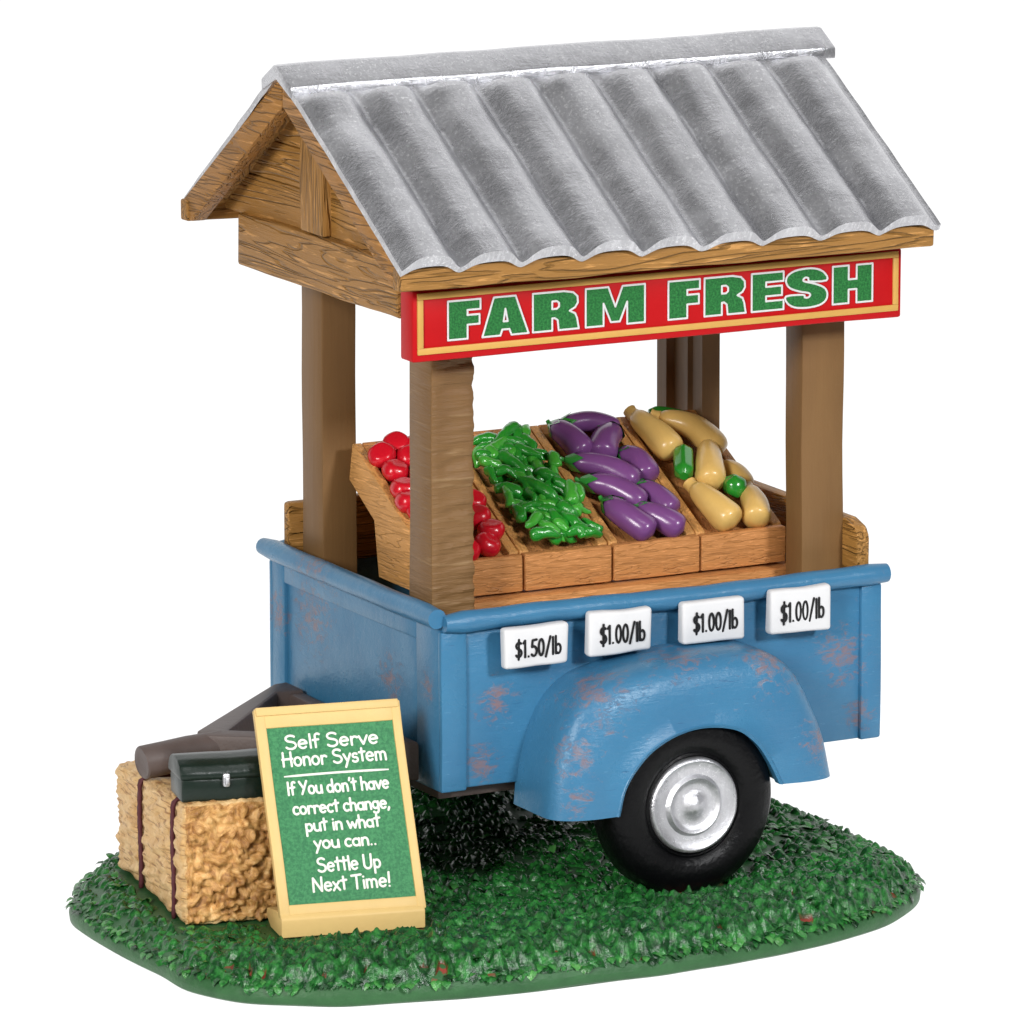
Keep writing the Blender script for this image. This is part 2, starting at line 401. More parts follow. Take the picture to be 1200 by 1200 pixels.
# cast turf: a dense relief of leafy ridges round deep pits, with single leaves standing out of it
st = .021; gx0, gy0 = -3.8, -2.75; NX, NY = int(10.3 / st), int(9.3 / st); IDX = {}; sv, sf, un = [], [], []
for i in range(NX):
    for j in range(NY):
        x, y = gx0 + i * st, gy0 + j * st; d = edge_dist(x, y)
        if d < .0: continue
        if y > 2.2 and 0 < x < 5.5 and not (i % 2 == 0 and j % 2 == 0) and False: continue
        w_ = noise.noise_vector(Vector((x * 5, y * 5, 0))) * .09
        p = Vector(((x + w_.x) / .19, (y + w_.y) / .19, 0)); di, pt = noise.voronoi(p)
        rg = max(0., 1 - (di[1] - di[0]) / .75)
        p2 = Vector(((x + w_.x * .6) / .125, (y + w_.y * .6) / .125, 4)); d2, pt2 = noise.voronoi(p2)
        dome = max(0., 1 - (d2[0] / .7) ** 2) ** .55 * (.75 + .45 * noise.noise(Vector((pt2[0].x * 5.1, pt2[0].y * 5.1, 1))))
        fr_ = min(1, max(0, (-.2 - y) / .9)); rid = rg ** .8 * (.8 + .4 * noise.noise(Vector((x * 8, y * 8, 9))))
        hh = -.01 + .03 * noise.noise(Vector((x * 7, y * 7, 5))) + (1 - fr_) * .17 * dome + fr_ * (.04 * dome + .23 * rid) + .022 * noise.noise(Vector((x * 22, y * 22, 1)))
        k_ = min(1, d / .14); flat = .0 if blocked(x, y) else 1
        z = ground_z(x, y) - .06 + hh * flat * (.45 + .55 * k_) - .03 * (1 - k_)
        IDX[(i, j)] = len(sv); sv.append((x, y, z))
        c_ = pt[0]; un.append(1. if (rg < .26 and not blocked(x, y) and y < -.9 - .1 * abs(x - 1) / 3 and d > .05 and noise.noise(Vector((c_.x * 3.3, c_.y * 3.3, 2))) > -.15) else 0.)
for (i, j), a in IDX.items():
    b, c, d = IDX.get((i + 1, j)), IDX.get((i + 1, j + 1)), IDX.get((i, j + 1))
    if b is not None and c is not None and d is not None: sf.append((a, b, c, d))
for i in range(int(10.5 / .2)):
    for j in range(int(10 / .2)):
        x = -4 + (i + random.random()) * .2; y = -2.9 + (j + random.random()) * .2; d = edge_dist(x, y)
        if d < .05 or blocked(x, y) or random.random() < .8: continue
        a0 = random.uniform(0, 6.283)
        for k in range(3):
            leaf(x, y, ground_z(x, y) + .0, a0 + k * 2.1 + random.uniform(-.5, .5), random.uniform(.75, 1.35), random.uniform(.12, .19), random.uniform(.09, .13), random.uniform(.2, .6)); cnt += 1
# a skirt of leaves hanging over the rim
for i in range(0, len(OUT)):
    p = OUT[i]; q = OUT[(i + 1) % len(OUT)]; m_ = int((q - p).length / .07) + 1
    for k in range(m_):
        c = p.lerp(q, (k + random.random()) / m_); az = math.atan2(c.y - CY, c.x - CX); d_ = random.uniform(.03, .16)
        x, y = c.x - math.cos(az) * d_, c.y - math.sin(az) * d_
        leaf(x, y, ground_z(x, y) - .02, az + random.uniform(-.7, .7), random.uniform(.1, .8), random.uniform(.1, .17), random.uniform(.1, .15), random.uniform(.35, .65))
n0 = len(sv)
me = bpy.data.meshes.new('grass'); me.from_pydata(sv + gv, [], sf + [tuple(k + n0 for k in f) for f in gf])
at = me.attributes.new('unpainted', 'FLOAT', 'POINT'); at.data.foreach_set('value', un + [0.] * len(gv))
me.polygons.foreach_set('use_smooth', [True] * len(me.polygons)); me.materials.append(grass_mat())
o = bpy.data.objects.new('grass', me); COL.objects.link(o); o['kind'] = 'stuff'; o['label'] = 'glossy green cast grass covering the oval base'; o['category'] = 'grass'

# ------------------------------------------------------------------ market cart
cart = thing('market_cart', 'blue truck-bed trailer stall with silver corrugated roof and red sign', 'market cart', (2.87, 2.3, GZ))
B = M['blue']
# bed
def bed_side(s, y):
    Y = lambda a: y - s * a       # a: outward
    bm = NB()
    box(bm, .02, 5.98, *sorted((Y(-.16), Y(0))), 0, 2.0, .03, cuts=8, jit=.02, f=.6)
    box(bm, -.0, .34, *sorted((Y(-.05), Y(.05))), -.02, 1.93, .03, cuts=5, jit=.02, f=.9)
    box(bm, 5.70, 5.99, *sorted((Y(-.05), Y(.06))), 0, 1.93, .035, cuts=5, jit=.015, f=.9)
    obj('side_panel', bm, B, cart)
    bm = NB(); pts = [(x, Y(.05) , 2.03 + .012 * math.sin(x * 1.3)) for x in [.03 + 6.02 * i / 24 for i in range(25)]]
    tube(bm, pts, [.10] + [.128 + .006 * math.sin(i * 1.7) for i in range(1, 24)] + [.115], 16)
    obj('rail', bm, B, cart)
bed_side(1, 0); bed_side(-1, 4.6)
bm = NB()
# front panel: frame round a sunken field
box(bm, .0, .14, .0, .62, -.02, 2.05, .03, cuts=6, jit=.02, f=.8)
box(bm, .0, .14, 4.22, 4.6, -.02, 2.05, .03, cuts=6, jit=.02, f=.8)
box(bm, .0, .14, .60, 4.24, 1.72, 2.05, .03, cuts=8, jit=.02, f=.8)
box(bm, .0, .14, .60, 4.24, -.02, .30, .03, cuts=8, jit=.02, f=.8)
box(bm, .05, .17, .5, 4.3, .2, 1.8, .02, cuts=8, jit=.02, f=.8)
obj('front_panel', bm, B, cart)
bm = NB(); tube(bm, [(-.05 + .004 * math.sin(i), 4.68 - 4.73 * i / 16, 2.1 + .004 * math.sin(i * 1.4)) for i in range(17)], [.105] + [.13] * 15 + [.118], 16)
obj('rail', bm, B, cart)
bm = NB(); box(bm, 5.86, 5.98, .16, 4.44, 0, 2.0, .03, cuts=6, jit=.015); obj('tailgate', bm, B, cart)
bm = NB(); box(bm, .15, 5.86, .17, 4.43, .06, .16, .01)
obj('bed_floor', bm, M['floor'], cart)
bm = NB(); box(bm, .1, 4.9, .25, 4.35, -.16, .05, .03); box(bm, 2.7, 3.05, -.2, 4.8, -.42, -.18, .05); obj('chassis', bm, M['iron'], cart)
# step inside the bed that carries the crates
bm = NB(); box(bm, .9, 5.4, .86, 2.55, .17, 2.02, .03); obj('crate_stand', bm, M['crate_x'], cart)
# wooden side and tail boards
bm = NB(); box(bm, .1, 5.9, 4.3, 4.46, 1.9, 2.7, .05, cuts=10, jit=.02); obj('side_board', bm, M['wood_x'], cart)
bm = NB(); prism(bm, [(-.02, 1.98), (-.02, 2.5), (.06, 2.62), (.3, 2.7), (4.2, 2.72), (4.2, 1.98)], 'x', 5.66, 5.84, .04, jit=.015); obj('tail_board', bm, M['wood_y'], cart)
# fenders
FO = [(1.0, -.27), (1.04, .2), (1.15, .6), (1.31, .93), (1.53, 1.16), (1.82, 1.3), (2.28, 1.4), (2.9, 1.47), (3.5, 1.48), (3.98, 1.42), (4.33, 1.17), (4.57, .75), (4.76, .31), (4.86, -.17)]
FI = [(1.8, -.27), (1.88, .05), (2.06, .32), (2.3, .52), (2.65, .66), (3.03, .7), (3.45, .62), (3.72, .42), (3.92, .14), (4.06, -.15)]
def resample(P, n):
    P = catmull([(a, b, 0) for a, b in P], 12); L = [0]
    for a, b in zip(P, P[1:]): L.append(L[-1] + (b - a).length)
    out = []; j = 0
    for i in range(n):
        t = L[-1] * i / (n - 1)
        while j < len(L) - 2 and L[j + 1] < t: j += 1
        out.append(P[j].lerp(P[j + 1], (t - L[j]) / max(L[j + 1] - L[j], 1e-9)))
    return out
def fender(s, y0):
    n = 56; O = resample(FO, n); I = resample(FI, n); bm = NB(); rows = []
    for i in range(n):
        o_, i_ = O[i], I[i]; row = []
        prof = [(1.0, -.06), (1.0, .3), (1.0, .6)]
        for k in range(1, 11):
            q = k / 10 * math.pi / 2; e = .66
            prof.append((math.cos(q) ** e * 1. , .6 + .45 * math.sin(q) ** e))
        prof += [(-.02, 1.07), (-.06, 1.05), (-.05, .93), (.03, .8), (.12, .3), (.12, -.06)]
        for w, d in prof:
            p = i_.lerp(o_, w); row.append(bm.verts.new((p.x, y0 - s * d, p.y)))
        rows.append(row)
    for a, b in zip(rows, rows[1:]):
        for k in range(len(a) - 1): bm.faces.new((a[k], a[k + 1], b[k + 1], b[k]))
    bm.faces.new(rows[0]); bm.faces.new(rows[-1][::-1])
    for v in bm.verts: v.co += wob(v.co, .9, .018, 4)
    obj('fender', bm, B, cart, angle=50)
fender(1, 0); fender(-1, 4.6)
# wheels
def wheel(s, y):
    c = (2.90, y, -.295); R = 1.13; f = -s
    prof = [(.50, .66), (.80, .72), (.98, .66), (1.09, .55), (R, .42), (R, .24), (1.095, .12), (1.04, .05), (.93, .012), (.84, .0), (.74, .012), (.665, .04), (.635, .065), (.61, .05), (.595, .06), (.58, .10), (.3, .12)]
    bm = NB(); lathe(bm, [(r, -f * h) for r, h in prof], c, 64)
    for v in bm.verts:
        v.co += wob(v.co, 1.5, .012)
        if v.co.z < -1.37: v.co.z = -1.37 - .25 * (-1.37 - v.co.z)
    w = obj('wheel', bm, M['rubber'], cart, angle=60)
    hp = [(.583, .12), (.583, .05), (.57, .02), (.545, .012), (.52, .03), (.44, .05), (.38, .052), (.355, .02), (.335, .005), (.31, .02), (.29, .045), (.22, .055), (.15, .045), (.125, .02), (.10, .005), (.055, -.02), (.02, -.03)]
    bm = NB(); lathe(bm, [(r, -f * h) for r, h in hp], c, 56)
    for v in bm.verts: v.co += wob(v.co, 3, .008)
    obj('hubcap', bm, M['chrome'], w, angle=50)
wheel(1, -.98); wheel(-1, 5.58)
# drawbar: A-frame with tube
def bar(bm, p, q, w, z0, z1, bev=.04):
    p, q = Vector(p), Vector(q); d = (q - p); L = d.length
    box(bm, 0, L, -w / 2, w / 2, z0, z1, bev, Matrix.Translation((p.x, p.y, 0)) @ Matrix.Rotation(math.atan2(d.y, d.x), 4, 'Z'), cuts=5, jit=.012)
bm = NB()
prism(bm, [(-2.08, 2.02), (-1.9, 1.88), (-.02, .50), (-.02, .86), (-1.72, 2.17), (-.36, 3.66), (-.02, 3.62), (-.02, 4.12), (-.22, 4.1), (-1.96, 2.42), (-2.08, 2.3)], 'z', .02, .5, .035, jit=.012)
box(bm, -.2, -.01, .7, 4.0, .06, .46, .03, jit=.01, cuts=4)
dr = obj('drawbar', bm, M['iron'], cart, angle=30)
bm = NB(); tube(bm, [(-2.93, 2.02, .26), (-2.915, 2.02, .262), (-2.6, 2.05, .28), (-2.3, 2.08, .3), (-1.85, 2.14, .3)], [.185, .2, .2, .2, .2], 24); obj('coupler_tube', bm, M['iron'], dr, angle=30)
# posts
def post(x0, x1, y0, y1, z0, z1, ripple=0):
    bm = NB(); box(bm, x0, x1, y0, y1, z0, z1, .025, cuts=150 if ripple else 14, jit=.018, f=.7, seed=x0 + y0)
    if ripple:
        for k in range(1, 13):
            bmesh.ops.bisect_plane(bm, geom=list(bm.verts) + list(bm.edges) + list(bm.faces), plane_co=(x0 + .05 + (x1 - x0 - .1) * k / 13, 0, 0), plane_no=(1, 0, 0))
        for v in bm.verts:
            if v.co.y < y0 + .08 and v.co.x > x0 + .06:
                sl_ = v.co.z - .12 * v.co.x; a = -abs(noise.noise(Vector((v.co.x * .9, 1, sl_ * 6.5)))) * 1.6 + .5 * noise.noise(Vector((v.co.x * .8, 4, sl_ * 13)))
                k_ = min(1, (v.co.x - x0 - .06) / .12); v.co.y -= a * .035 * k_; v.co.x += a * .016 * (v.co.x > x1 - .1)
    return bm
obj('post', post(.075, .65, .33, .92, .16, 5.9, 1), M['post_ripple'], cart)
obj('post', post(.2, .66, 3.5, 4.08, .16, 5.9), M['post_z'], cart)
obj('post', post(5.08, 5.67, .33, .74, .16, 5.9), M['post_z'], cart)
bm = NB()
prism(bm, [(5.1, 2.84), (5.35, 2.84), (5.35, 4.0), (5.1, 4.0), (5.1, 3.76), (5.19, 3.72), (5.19, 3.46), (5.15, 3.4), (5.15, 3.3), (5.19, 3.24), (5.19, 2.96), (5.1, 2.9)], 'z', .16, 5.9, .0); obj('post', bm, M['post_z'], cart, angle=25)
# roof timber
RY, RZ = 2.3, 8.33; EY, EZ = -.86, 6.42; sl = math.atan2(RZ - EZ, RY - EY)
def mirror(p): return (2.3 + (2.3 - p[0]) * .905, p[1])
def slope_poly(o0, o1, y_in=.0):     # board under the roof between offsets below the sheet
    return [(EY, EZ - o0), (RY, RZ - o0), (RY, RZ - o1), (EY + (6.18 - EZ + o1) / math.tan(sl), 6.18), (EY, 6.18)]
for x0, x1 in ((-.88, -.68), (5.98, 6.18)):
    for s in (0, 1):
        p = slope_poly(.075 if not s else .02, .42)
        if s: p = [mirror(q) for q in p]
        bm = NB(); prism(bm, p, 'x', x0, x1, .025, jit=.012)
        obj('rafter', bm, wood('carved_rafter_wood', sr(164, 114, 52), 'y', 1., .9, rot=(-sl if not s else sl, 0, 0)), cart)
for s in (0, 1):
    p = [(EY + .12, EZ - .04), (RY, RZ - .12), (RY, RZ - .2), (EY + .12, EZ - .13)]
    if s: p = [mirror(q) for q in p]
    bm = NB(); prism(bm, p, 'x', -.67, 5.97); obj('roof_deck', bm, M['wood_y'], cart)
    y0, y1 = (EY - .02, EY + .2) if not s else (4.95, 5.15)
    bm = NB(); box(bm, -.9, 6.17, y0, y1, 6.16, 6.43, .03, cuts=24, jit=.03, f=1.2); obj('fascia_board', bm, M['wood_x'], cart)
def gable(x0, x1, f):
    bm = NB(); box(bm, x0, x1, .05, 4.42, 5.68, 6.34, .04, cuts=16, jit=.03, f=1.1); obj('gable_beam', bm, M['wood_y'], cart)
    bm = NB()
    xw0, xw1 = x0 + .1 * f, x1 + .1 * f
    for z0, z1 in ((6.3, 6.82), (6.83, 7.3), (7.31, 7.85)):
        hy = lambda z: (RZ - .15 - z) / math.tan(sl)
        prism(bm, [(RY - hy(z0), z0), (RY + hy(z0), z0), (RY + hy(z1), z1), (RY - hy(z1), z1)], 'x', xw0, xw1, .02, jit=.012)
    obj('gable_wall', bm, M['wood_y'], cart)
    bm = NB(); box(bm, x0 - .02 * f, x1 - .02 * f, 1.98, 2.6, 6.36, 7.72, .03, cuts=6, jit=.02); obj('king_post', bm, M['wood_z'], cart)
gable(-.5, -.28, 1); gable(5.78, 6.0, -1)
for y0, y1 in ((-.04, .2), (4.16, 4.4)):
    bm = NB(); box(bm, -.26, 5.76, y0, y1, 5.7, 6.3, .03); obj('roof_beam', bm, M['wood_x'], cart)
# roof sheets, corrugated
def sheet(s):
    bm = NB(); nx, ns = 9 * 22, 40; x0, x1 = -.93, 6.24; per = (x1 - x0) / 9
    sld = Vector((0, RY - EY, RZ - EZ)); L = sld.length; sd = sld / L; nm = Vector((0, -sd.z, sd.y))
    top, bot = [], []
    for j in range(ns + 1):
        u = j / ns; rt, rb = [], []
        for i in range(nx + 1):
            ph = i / nx * 9; k = int(min(ph, 8.999)); w = ph - k - .5
            edge = 1 - .35 * abs(noise.noise(Vector((k * 3.1, u * 2, s))))
            wq = w - .1 * math.sin(2 * math.pi * w + .4) + .04; h = .21 * max(0, .5 + .5 * math.cos(2 * math.pi * wq)) ** .85 * edge
            fade = min(1, max(0, .885 - u) / .055)
            h *= math.sqrt(max(0, 1 - (1 - fade) ** 2)) if fade < 1 else 1
            h += .012 * noise.noise(Vector((i * .05, u * 9, k * 5.)))
            base = Vector((x0 + (x1 - x0) * i / nx, EY - .06, EZ - .03)) + sd * (L * .985 * u)
            base.x += .03 * (noise.noise(Vector((k * 1.9, u * 1.2, 7))))
            rt.append(bm.verts.new(base + nm * (h + .02)))
            rb.append(bm.verts.new(base + nm * (h * .6 - .055)))
        top.append(rt); bot.append(rb)
    EDG = []
    for j in range(ns):
        for i in range(nx):
            bm.faces.new((top[j][i], top[j][i + 1], top[j + 1][i + 1], top[j + 1][i])); bm.faces.new((bot[j][i], bot[j + 1][i], bot[j + 1][i + 1], bot[j][i + 1]))
    for i in range(nx): EDG.append(bm.faces.new((top[0][i], bot[0][i], bot[0][i + 1], top[0][i + 1]))); bm.faces.new((top[ns][i], top[ns][i + 1], bot[ns][i + 1], bot[ns][i]))
    for j in range(ns): EDG.append(bm.faces.new((top[j][0], top[j + 1][0], bot[j + 1][0], bot[j][0]))); bm.faces.new((top[j][nx], bot[j][nx], bot[j + 1][nx], top[j + 1][nx]))
    for f_ in EDG: f_.material_index = 1
    if s:
        for v in bm.verts:
            v.co.y = mirror((v.co.y, 0))[0]
            v.co.x += max(0, (v.co.y - RY) / 3) * .12 * (v.co.x < 2)
    obj('roof_sheet', bm, [M['tin'], M['tin_edge']], cart, angle=50)
sheet(0); sheet(1)
bm = NB()
cy, cz = .40, .40 * math.tan(sl)
prism(bm, [(RY - cy, RZ - cz + .20), (RY - .05, RZ + .17), (RY + .05, RZ + .17), (RY + cy, RZ - cz + .20), (RY + cy, RZ - cz + .06), (RY, RZ + .0), (RY - cy, RZ - cz + .06)], 'x', -.96, 6.42, .02, cuts=30, jit=.02, f=1.2)
for v in bm.verts:
    v.co.z -= .09
obj('ridge_cap', bm, M['tin'], cart, angle=30)
# FARM FRESH sign
bm = NB(); box(bm, -.53, 6.02, -.4, -.07, 5.24, 6.07, .03, cuts=14, jit=.012, f=.8); sign = obj('sign_board', bm, M['red'], cart)
YF = -.405
def bars(bm, x0, x1, z0, z1, w, y0, y1):
    box(bm, x0, x1, y0, y1, z1 - w, z1, .008); box(bm, x0, x1, y0, y1, z0, z0 + w, .008)
    box(bm, x0, x0 + w, y0, y1, z0 + w, z1 - w, .008); box(bm, x1 - w, x1, y0, y1, z0 + w, z1 - w, .008)
bm = NB(); bars(bm, -.47, 5.965, 5.325, 6.045, .075, YF - .016, YF + .03); obj('border', bm, M['gold'], sign)
def Sx(px): return -.525 + (px - 483.6) / 87.65
def Sribbon():
    p = [(.97, .66), (.94, .84), (.76, .98), (.5, 1.02), (.22, .98), (.05, .86), (.02, .70), (.11, .54), (.33, .43), (.54, .37), (.59, .31), (.54, .25), (.46, .26), (.42, .33), (.02, .33), (.05, .15), (.22, .02), (.5, -.02), (.8, .02), (.96, .14), (.99, .32), (.91, .48), (.69, .60), (.48, .67), (.42, .72), (.47, .78), (.54, .76), (.58, .67)]
    return [(q.x, q.y) for q in catmull([(a, b, 0) for a, b in p], 3, True)]
GL = {
 'F': ([(0, 0), (0, 1), (1, 1), (1, .74), (.60, .74), (.60, .61), (.97, .61), (.97, .36), (.60, .36), (.60, 0)], []),
 'A': ([(0, 0), (.25, 1), (.72, 1), (1, 0), (.63, 0), (.585, .15), (.43, .15), (.39, 0)], [[(.46, .36), (.55, .36), (.50, .68)]]),
 'R': ([(0, 0), (0, 1), (.68, 1), (.88, .95), (.97, .84), (.98, .68), (.92, .56), (.80, .48), (.92, .40), (.96, .28), (1.0, 0), (.56, 0), (.54, .26), (.48, .32), (.42, .32), (.42, 0)], [[(.42, .56), (.42, .76), (.52, .76), (.57, .71), (.57, .61), (.52, .56)]]),
 'M': ([(0, 0), (0, 1), (.38, 1), (.5, .48), (.62, 1), (1, 1), (1, 0), (.70, 0), (.70, .58), (.575, .08), (.425, .08), (.30, .58), (.30, 0)], []),
 'E': ([(0, 0), (0, 1), (1, 1), (1, .75), (.45, .75), (.45, .63), (.95, .63), (.95, .38), (.45, .38), (.45, .25), (1, .25), (1, 0)], []),
 'S': (Sribbon(), []),
 'H': ([(0, 0), (0, 1), (.40, 1), (.40, .63), (.60, .63), (.60, 1), (1, 1), (1, 0), (.60, 0), (.60, .36), (.40, .36), (.40, 0)], []),
}
LET = [('F', 523, 560), ('A', 562, 615), ('R', 620, 673), ('M', 681, 750), ('F', 777.5, 814.5), ('R', 820, 869), ('E', 876, 914), ('S', 916, 967), ('H', 973, 1021)]
for ch, p0, p1 in LET:
    x0, x1 = Sx(p0), Sx(p1); z0, hh = 5.47, .455; edge = NB()
    t = bmesh.new()
    for lp in [GL[ch][0]] + GL[ch][1]:
        pts = [(x0 + a * (x1 - x0), YF - .006, z0 + b * hh) for a, b in lp]
        vs = [t.verts.new(p) for p in pts]
        for i in range(len(vs)): t.edges.new((vs[i], vs[(i + 1) % len(vs)]))
        loop = pts + [pts[0]]
        for a, b in zip(loop, loop[1:]):
            tube(edge, [a, b], .0125, 8, True, (Vector((0, 1, 0)), .8))
        for a in pts:
            tt = bmesh.new(); bmesh.ops.create_uvsphere(tt, u_segments=8, v_segments=6, radius=.0125); merge(edge, tt, Matrix.Translation(a) @ Matrix.Diagonal((1, .8, 1, 1)))
    for f_ in edge.faces: f_.material_index = 1
    bmesh.ops.triangle_fill(t, edges=list(t.edges), use_beauty=True)
    r = bmesh.ops.extrude_face_region(t, geom=list(t.faces))
    bmesh.ops.translate(t, verts=[g for g in r['geom'] if isinstance(g, bmesh.types.BMVert)], vec=(0, .01, 0))
    merge(edge, t)
    obj('letter', edge, [M['letter_green'], M['white']], sign, smooth=False)

# ------------------------------------------------------------------ stroke lettering
# glyph: (advance, [strokes]); a stroke starting with 's' is smoothed
def arc(cx, cy, rx, ry, a0, a1, n=10): return [(cx + rx * math.cos(math.radians(a0 + (a1 - a0) * i / n)), cy + ry * math.sin(math.radians(a0 + (a1 - a0) * i / n))) for i in range(n + 1)]
X = .62
G = {
 'S': (.72, [arc(.36, .76, .26, .22, 35, 250, 10) + arc(.34, .27, .28, .26, 75, -150, 10)]),
 'e': (.58, [[(.06, .33), (.48, .36)] + arc(.27, .32, .22, .30, 10, 315, 12)]),
 'l': (.22, [[(.1, 1.0), (.11, .0)]]),
 'f': (.42, [arc(.30, .82, .14, .18, 45, 180, 6) + [(.16, .02)], [(.02, .55), (.34, .58)]]),
 'r': (.46, [[(.08, .6), (.09, 0)], [(.09, .32)] + arc(.27, .38, .17, .22, 170, 40, 7)]),
 'v': (.54, [[(.04, .6), (.25, .02), (.48, .62)]]),
 'H': (.74, [[(.1, 1), (.08, 0)], [(.6, 1.02), (.6, 0)], [(.02, .5), (.68, .54)]]),
 'o': (.60, [arc(.28, .31, .22, .30, 100, 460, 16)]),
 'n': (.56, [[(.07, .6), (.08, 0)], [(.08, .35)] + arc(.27, .38, .18, .23, 165, 0, 8) + [(.46, 0)]]),
 'y': (.54, [[(.04, .6), (.27, .08)], [(.48, .62), (.12, -.34)]]),
 's': (.50, [arc(.25, .46, .16, .15, 40, 250, 8) + arc(.23, .17, .18, .17, 75, -150, 8)]),
 't': (.44, [[(.2, .95), (.21, .04)], [(.02, .66), (.40, .70)]]),
 'm': (.84, [[(.07, .6), (.08, 0)], [(.08, .35)] + arc(.23, .40, .15, .2, 165, 0, 7) + [(.38, .02)], [(.38, .35)] + arc(.54, .40, .16, .2, 165, 0, 7) + [(.71, 0)]]),
 'I': (.26, [[(.12, 1.), (.1, 0)]]),
 'Y': (.66, [[(.02, 1), (.3, .5)], [(.6, 1.02), (.18, 0)]]),
 'u': (.58, [[(.06, .6)] + arc(.26, .24, .2, .23, 180, 340, 8) + [(.47, .6)], [(.47, .6), (.49, 0)]]),
 'd': (.58, [arc(.25, .30, .2, .28, 50, 310, 12), [(.46, 1.0), (.47, .0)]]),
 "'": (.2, [[(.12, 1.02), (.07, .82)]]),
 'h': (.56, [[(.08, 1.02), (.08, 0)], [(.08, .35)] + arc(.27, .38, .18, .23, 165, 0, 8) + [(.46, 0)]]),
 'a': (.58, [arc(.26, .30, .21, .28, 50, 310, 12), [(.46, .6), (.48, 0)]]),
 'c': (.50, [arc(.27, .31, .22, .30, 50, 310, 12)]),
 'g': (.58, [arc(.25, .33, .2, .27, 50, 310, 12), [(.45, .6), (.46, -.08)] + arc(.26, -.12, .2, .2, 0, -150, 7)]),
 ',': (.22, [[(.12, .06), (.04, -.16)]]),
 'p': (.58, [[(.08, .6), (.08, -.36)], arc(.28, .31, .2, .28, 130, -130, 12)]),
 'i': (.22, [[(.1, .58), (.11, 0)], [(.1, .82), (.105, .84)]]),
 'w': (.78, [[(.03, .6), (.2, .03), (.37, .5), (.54, .03), (.73, .62)]]),
 '.': (.25, [[(.10, .02), (.105, .025)]]),
 'U': (.72, [[(.08, 1)] + arc(.33, .3, .25, .3, 180, 350, 9) + [(.6, 1.02)]]),
 'N': (.76, [[(.06, 0), (.1, .98), (.6, .02), (.64, 1.02)]]),
 'x': (.52, [[(.04, .6), (.44, 0)], [(.42, .62), (.03, 0)]]),
 'T': (.68, [[(.0, .95), (.64, 1.0)], [(.33, .97), (.31, 0)]]),
 '!': (.26, [[(.14, 1.02), (.11, .28)], [(.1, .02), (.105, .03)]]),
 ' ': (.3, []),
 '$': (.54, [arc(.27, .70, .19, .19, 40, 245, 9) + arc(.25, .27, .2, .22, 75, -150, 9), [(.27, 1.06), (.25, -.1)]]),
 '1': (.30, [[(.04, .82), (.16, .97), (.17, 0)]]),
 '5': (.50, [[(.42, .96), (.14, .94), (.1, .55)] + arc(.22, .30, .2, .28, 105, -140, 9)]),
 '0': (.50, [arc(.24, .48, .17, .47, 90, 450, 18)]),
 '/': (.46, [[(.06, -.1), (.38, 1.06)]]),
 'b': (.50, [[(.08, 1.04), (.09, .02)], arc(.25, .29, .17, .27, 130, -130, 12)]),
}
def write(bm, text, fr, a0, a1, base, cap, r, depth=.5, rise=0.):
    """fr: (origin, right, up, normal) in scene units; text fitted from a0 to a1"""
    O, rx, ux, nx = fr; tot = sum(G[c][0] for c in text); k = (a1 - a0) / tot; x = 0
    for c in text:
        adv, strokes = G[c]
        parts = []
        for st in strokes:      # break strokes at sharp turns so the pen keeps its width
            cur = [st[0]]
            for a_, b_, c_ in zip(st, st[1:], st[2:]):
                cur.append(b_); v1 = Vector((b_[0] - a_[0], b_[1] - a_[1])); v2 = Vector((c_[0] - b_[0], c_[1] - b_[1]))
                if v1.length > 1e-6 and v2.length > 1e-6 and v1.angle(v2) > .75: parts.append(cur); cur = [b_]
            parts.append(cur + [st[-1]])
        for st in parts:
            pts = [O + rx * (a0 + (x + p[0]) * k) + ux * (base + p[1] * cap + rise * (x + p[0]) / tot) for p in st]
            d0 = (pts[1] - pts[0]).normalized(); d1 = (pts[-1] - pts[-2]).normalized()
            P = [pts[0] - d0 * r * .8, pts[0] - d0 * r * .4] + pts + [pts[-1] + d1 * r * .4, pts[-1] + d1 * r * .8]
            R = [r * .45, r * .85] + [r] * len(pts) + [r * .85, r * .45]
            tube(bm, P, R, 8, True, (nx, depth))
        x += adv

# ------------------------------------------------------------------ price tags
TAGS = [(588, 738, 666, 729, 588, 786, '$1.50/lb', 'leftmost white price tag reading $1.50/lb on the blue cart side'),
        (686, 719, 763, 711, 689, 770, '$1.00/lb', 'white $1.00/lb price tag next to the $1.50 tag, above front of fender'),
        (795, 706, 871, 698, 800, 755, '$1.00/lb', 'white $1.00/lb price tag directly above the fender crown'),
        (898, 693, 972, 684, 898, 746, '$1.00/lb', 'rightmost white $1.00/lb price tag, under the right front post')]
TX = [(.70, 1.55, 1.455, 1.945, .0), (1.83, 2.675, 1.49, 2.02, -.01), (3.09, 3.935, 1.50, 2.025, 0.), (4.29, 5.125, 1.485, 2.045, .012)]
for (xa, xb, za, zb, rl), tg in zip(TX, TAGS):
    t = thing('price_tag', tg[7], 'price tag', ((xa + xb) / 2, -.33, za), 'price tags along the cart side')
    bm = NB(); box(bm, xa, xb, -.325, -.17, za, zb, .045, cuts=7, jit=.022, f=2.4, seed=xa, seg=3)
    obj('card', bm, M['white'], t)
    bm = NB(); fr = (Vector((xa, -.333, za)), Vector((1, 0, 0)), Vector((0, 0, 1)), Vector((0, 1, 0)))
    w = xb - xa; write(bm, tg[6], fr, w * .15, w * .88, (zb - za) * .28, (zb - za) * .42, .0158, .35, rl)
    obj('lettering', bm, M['black'], t)

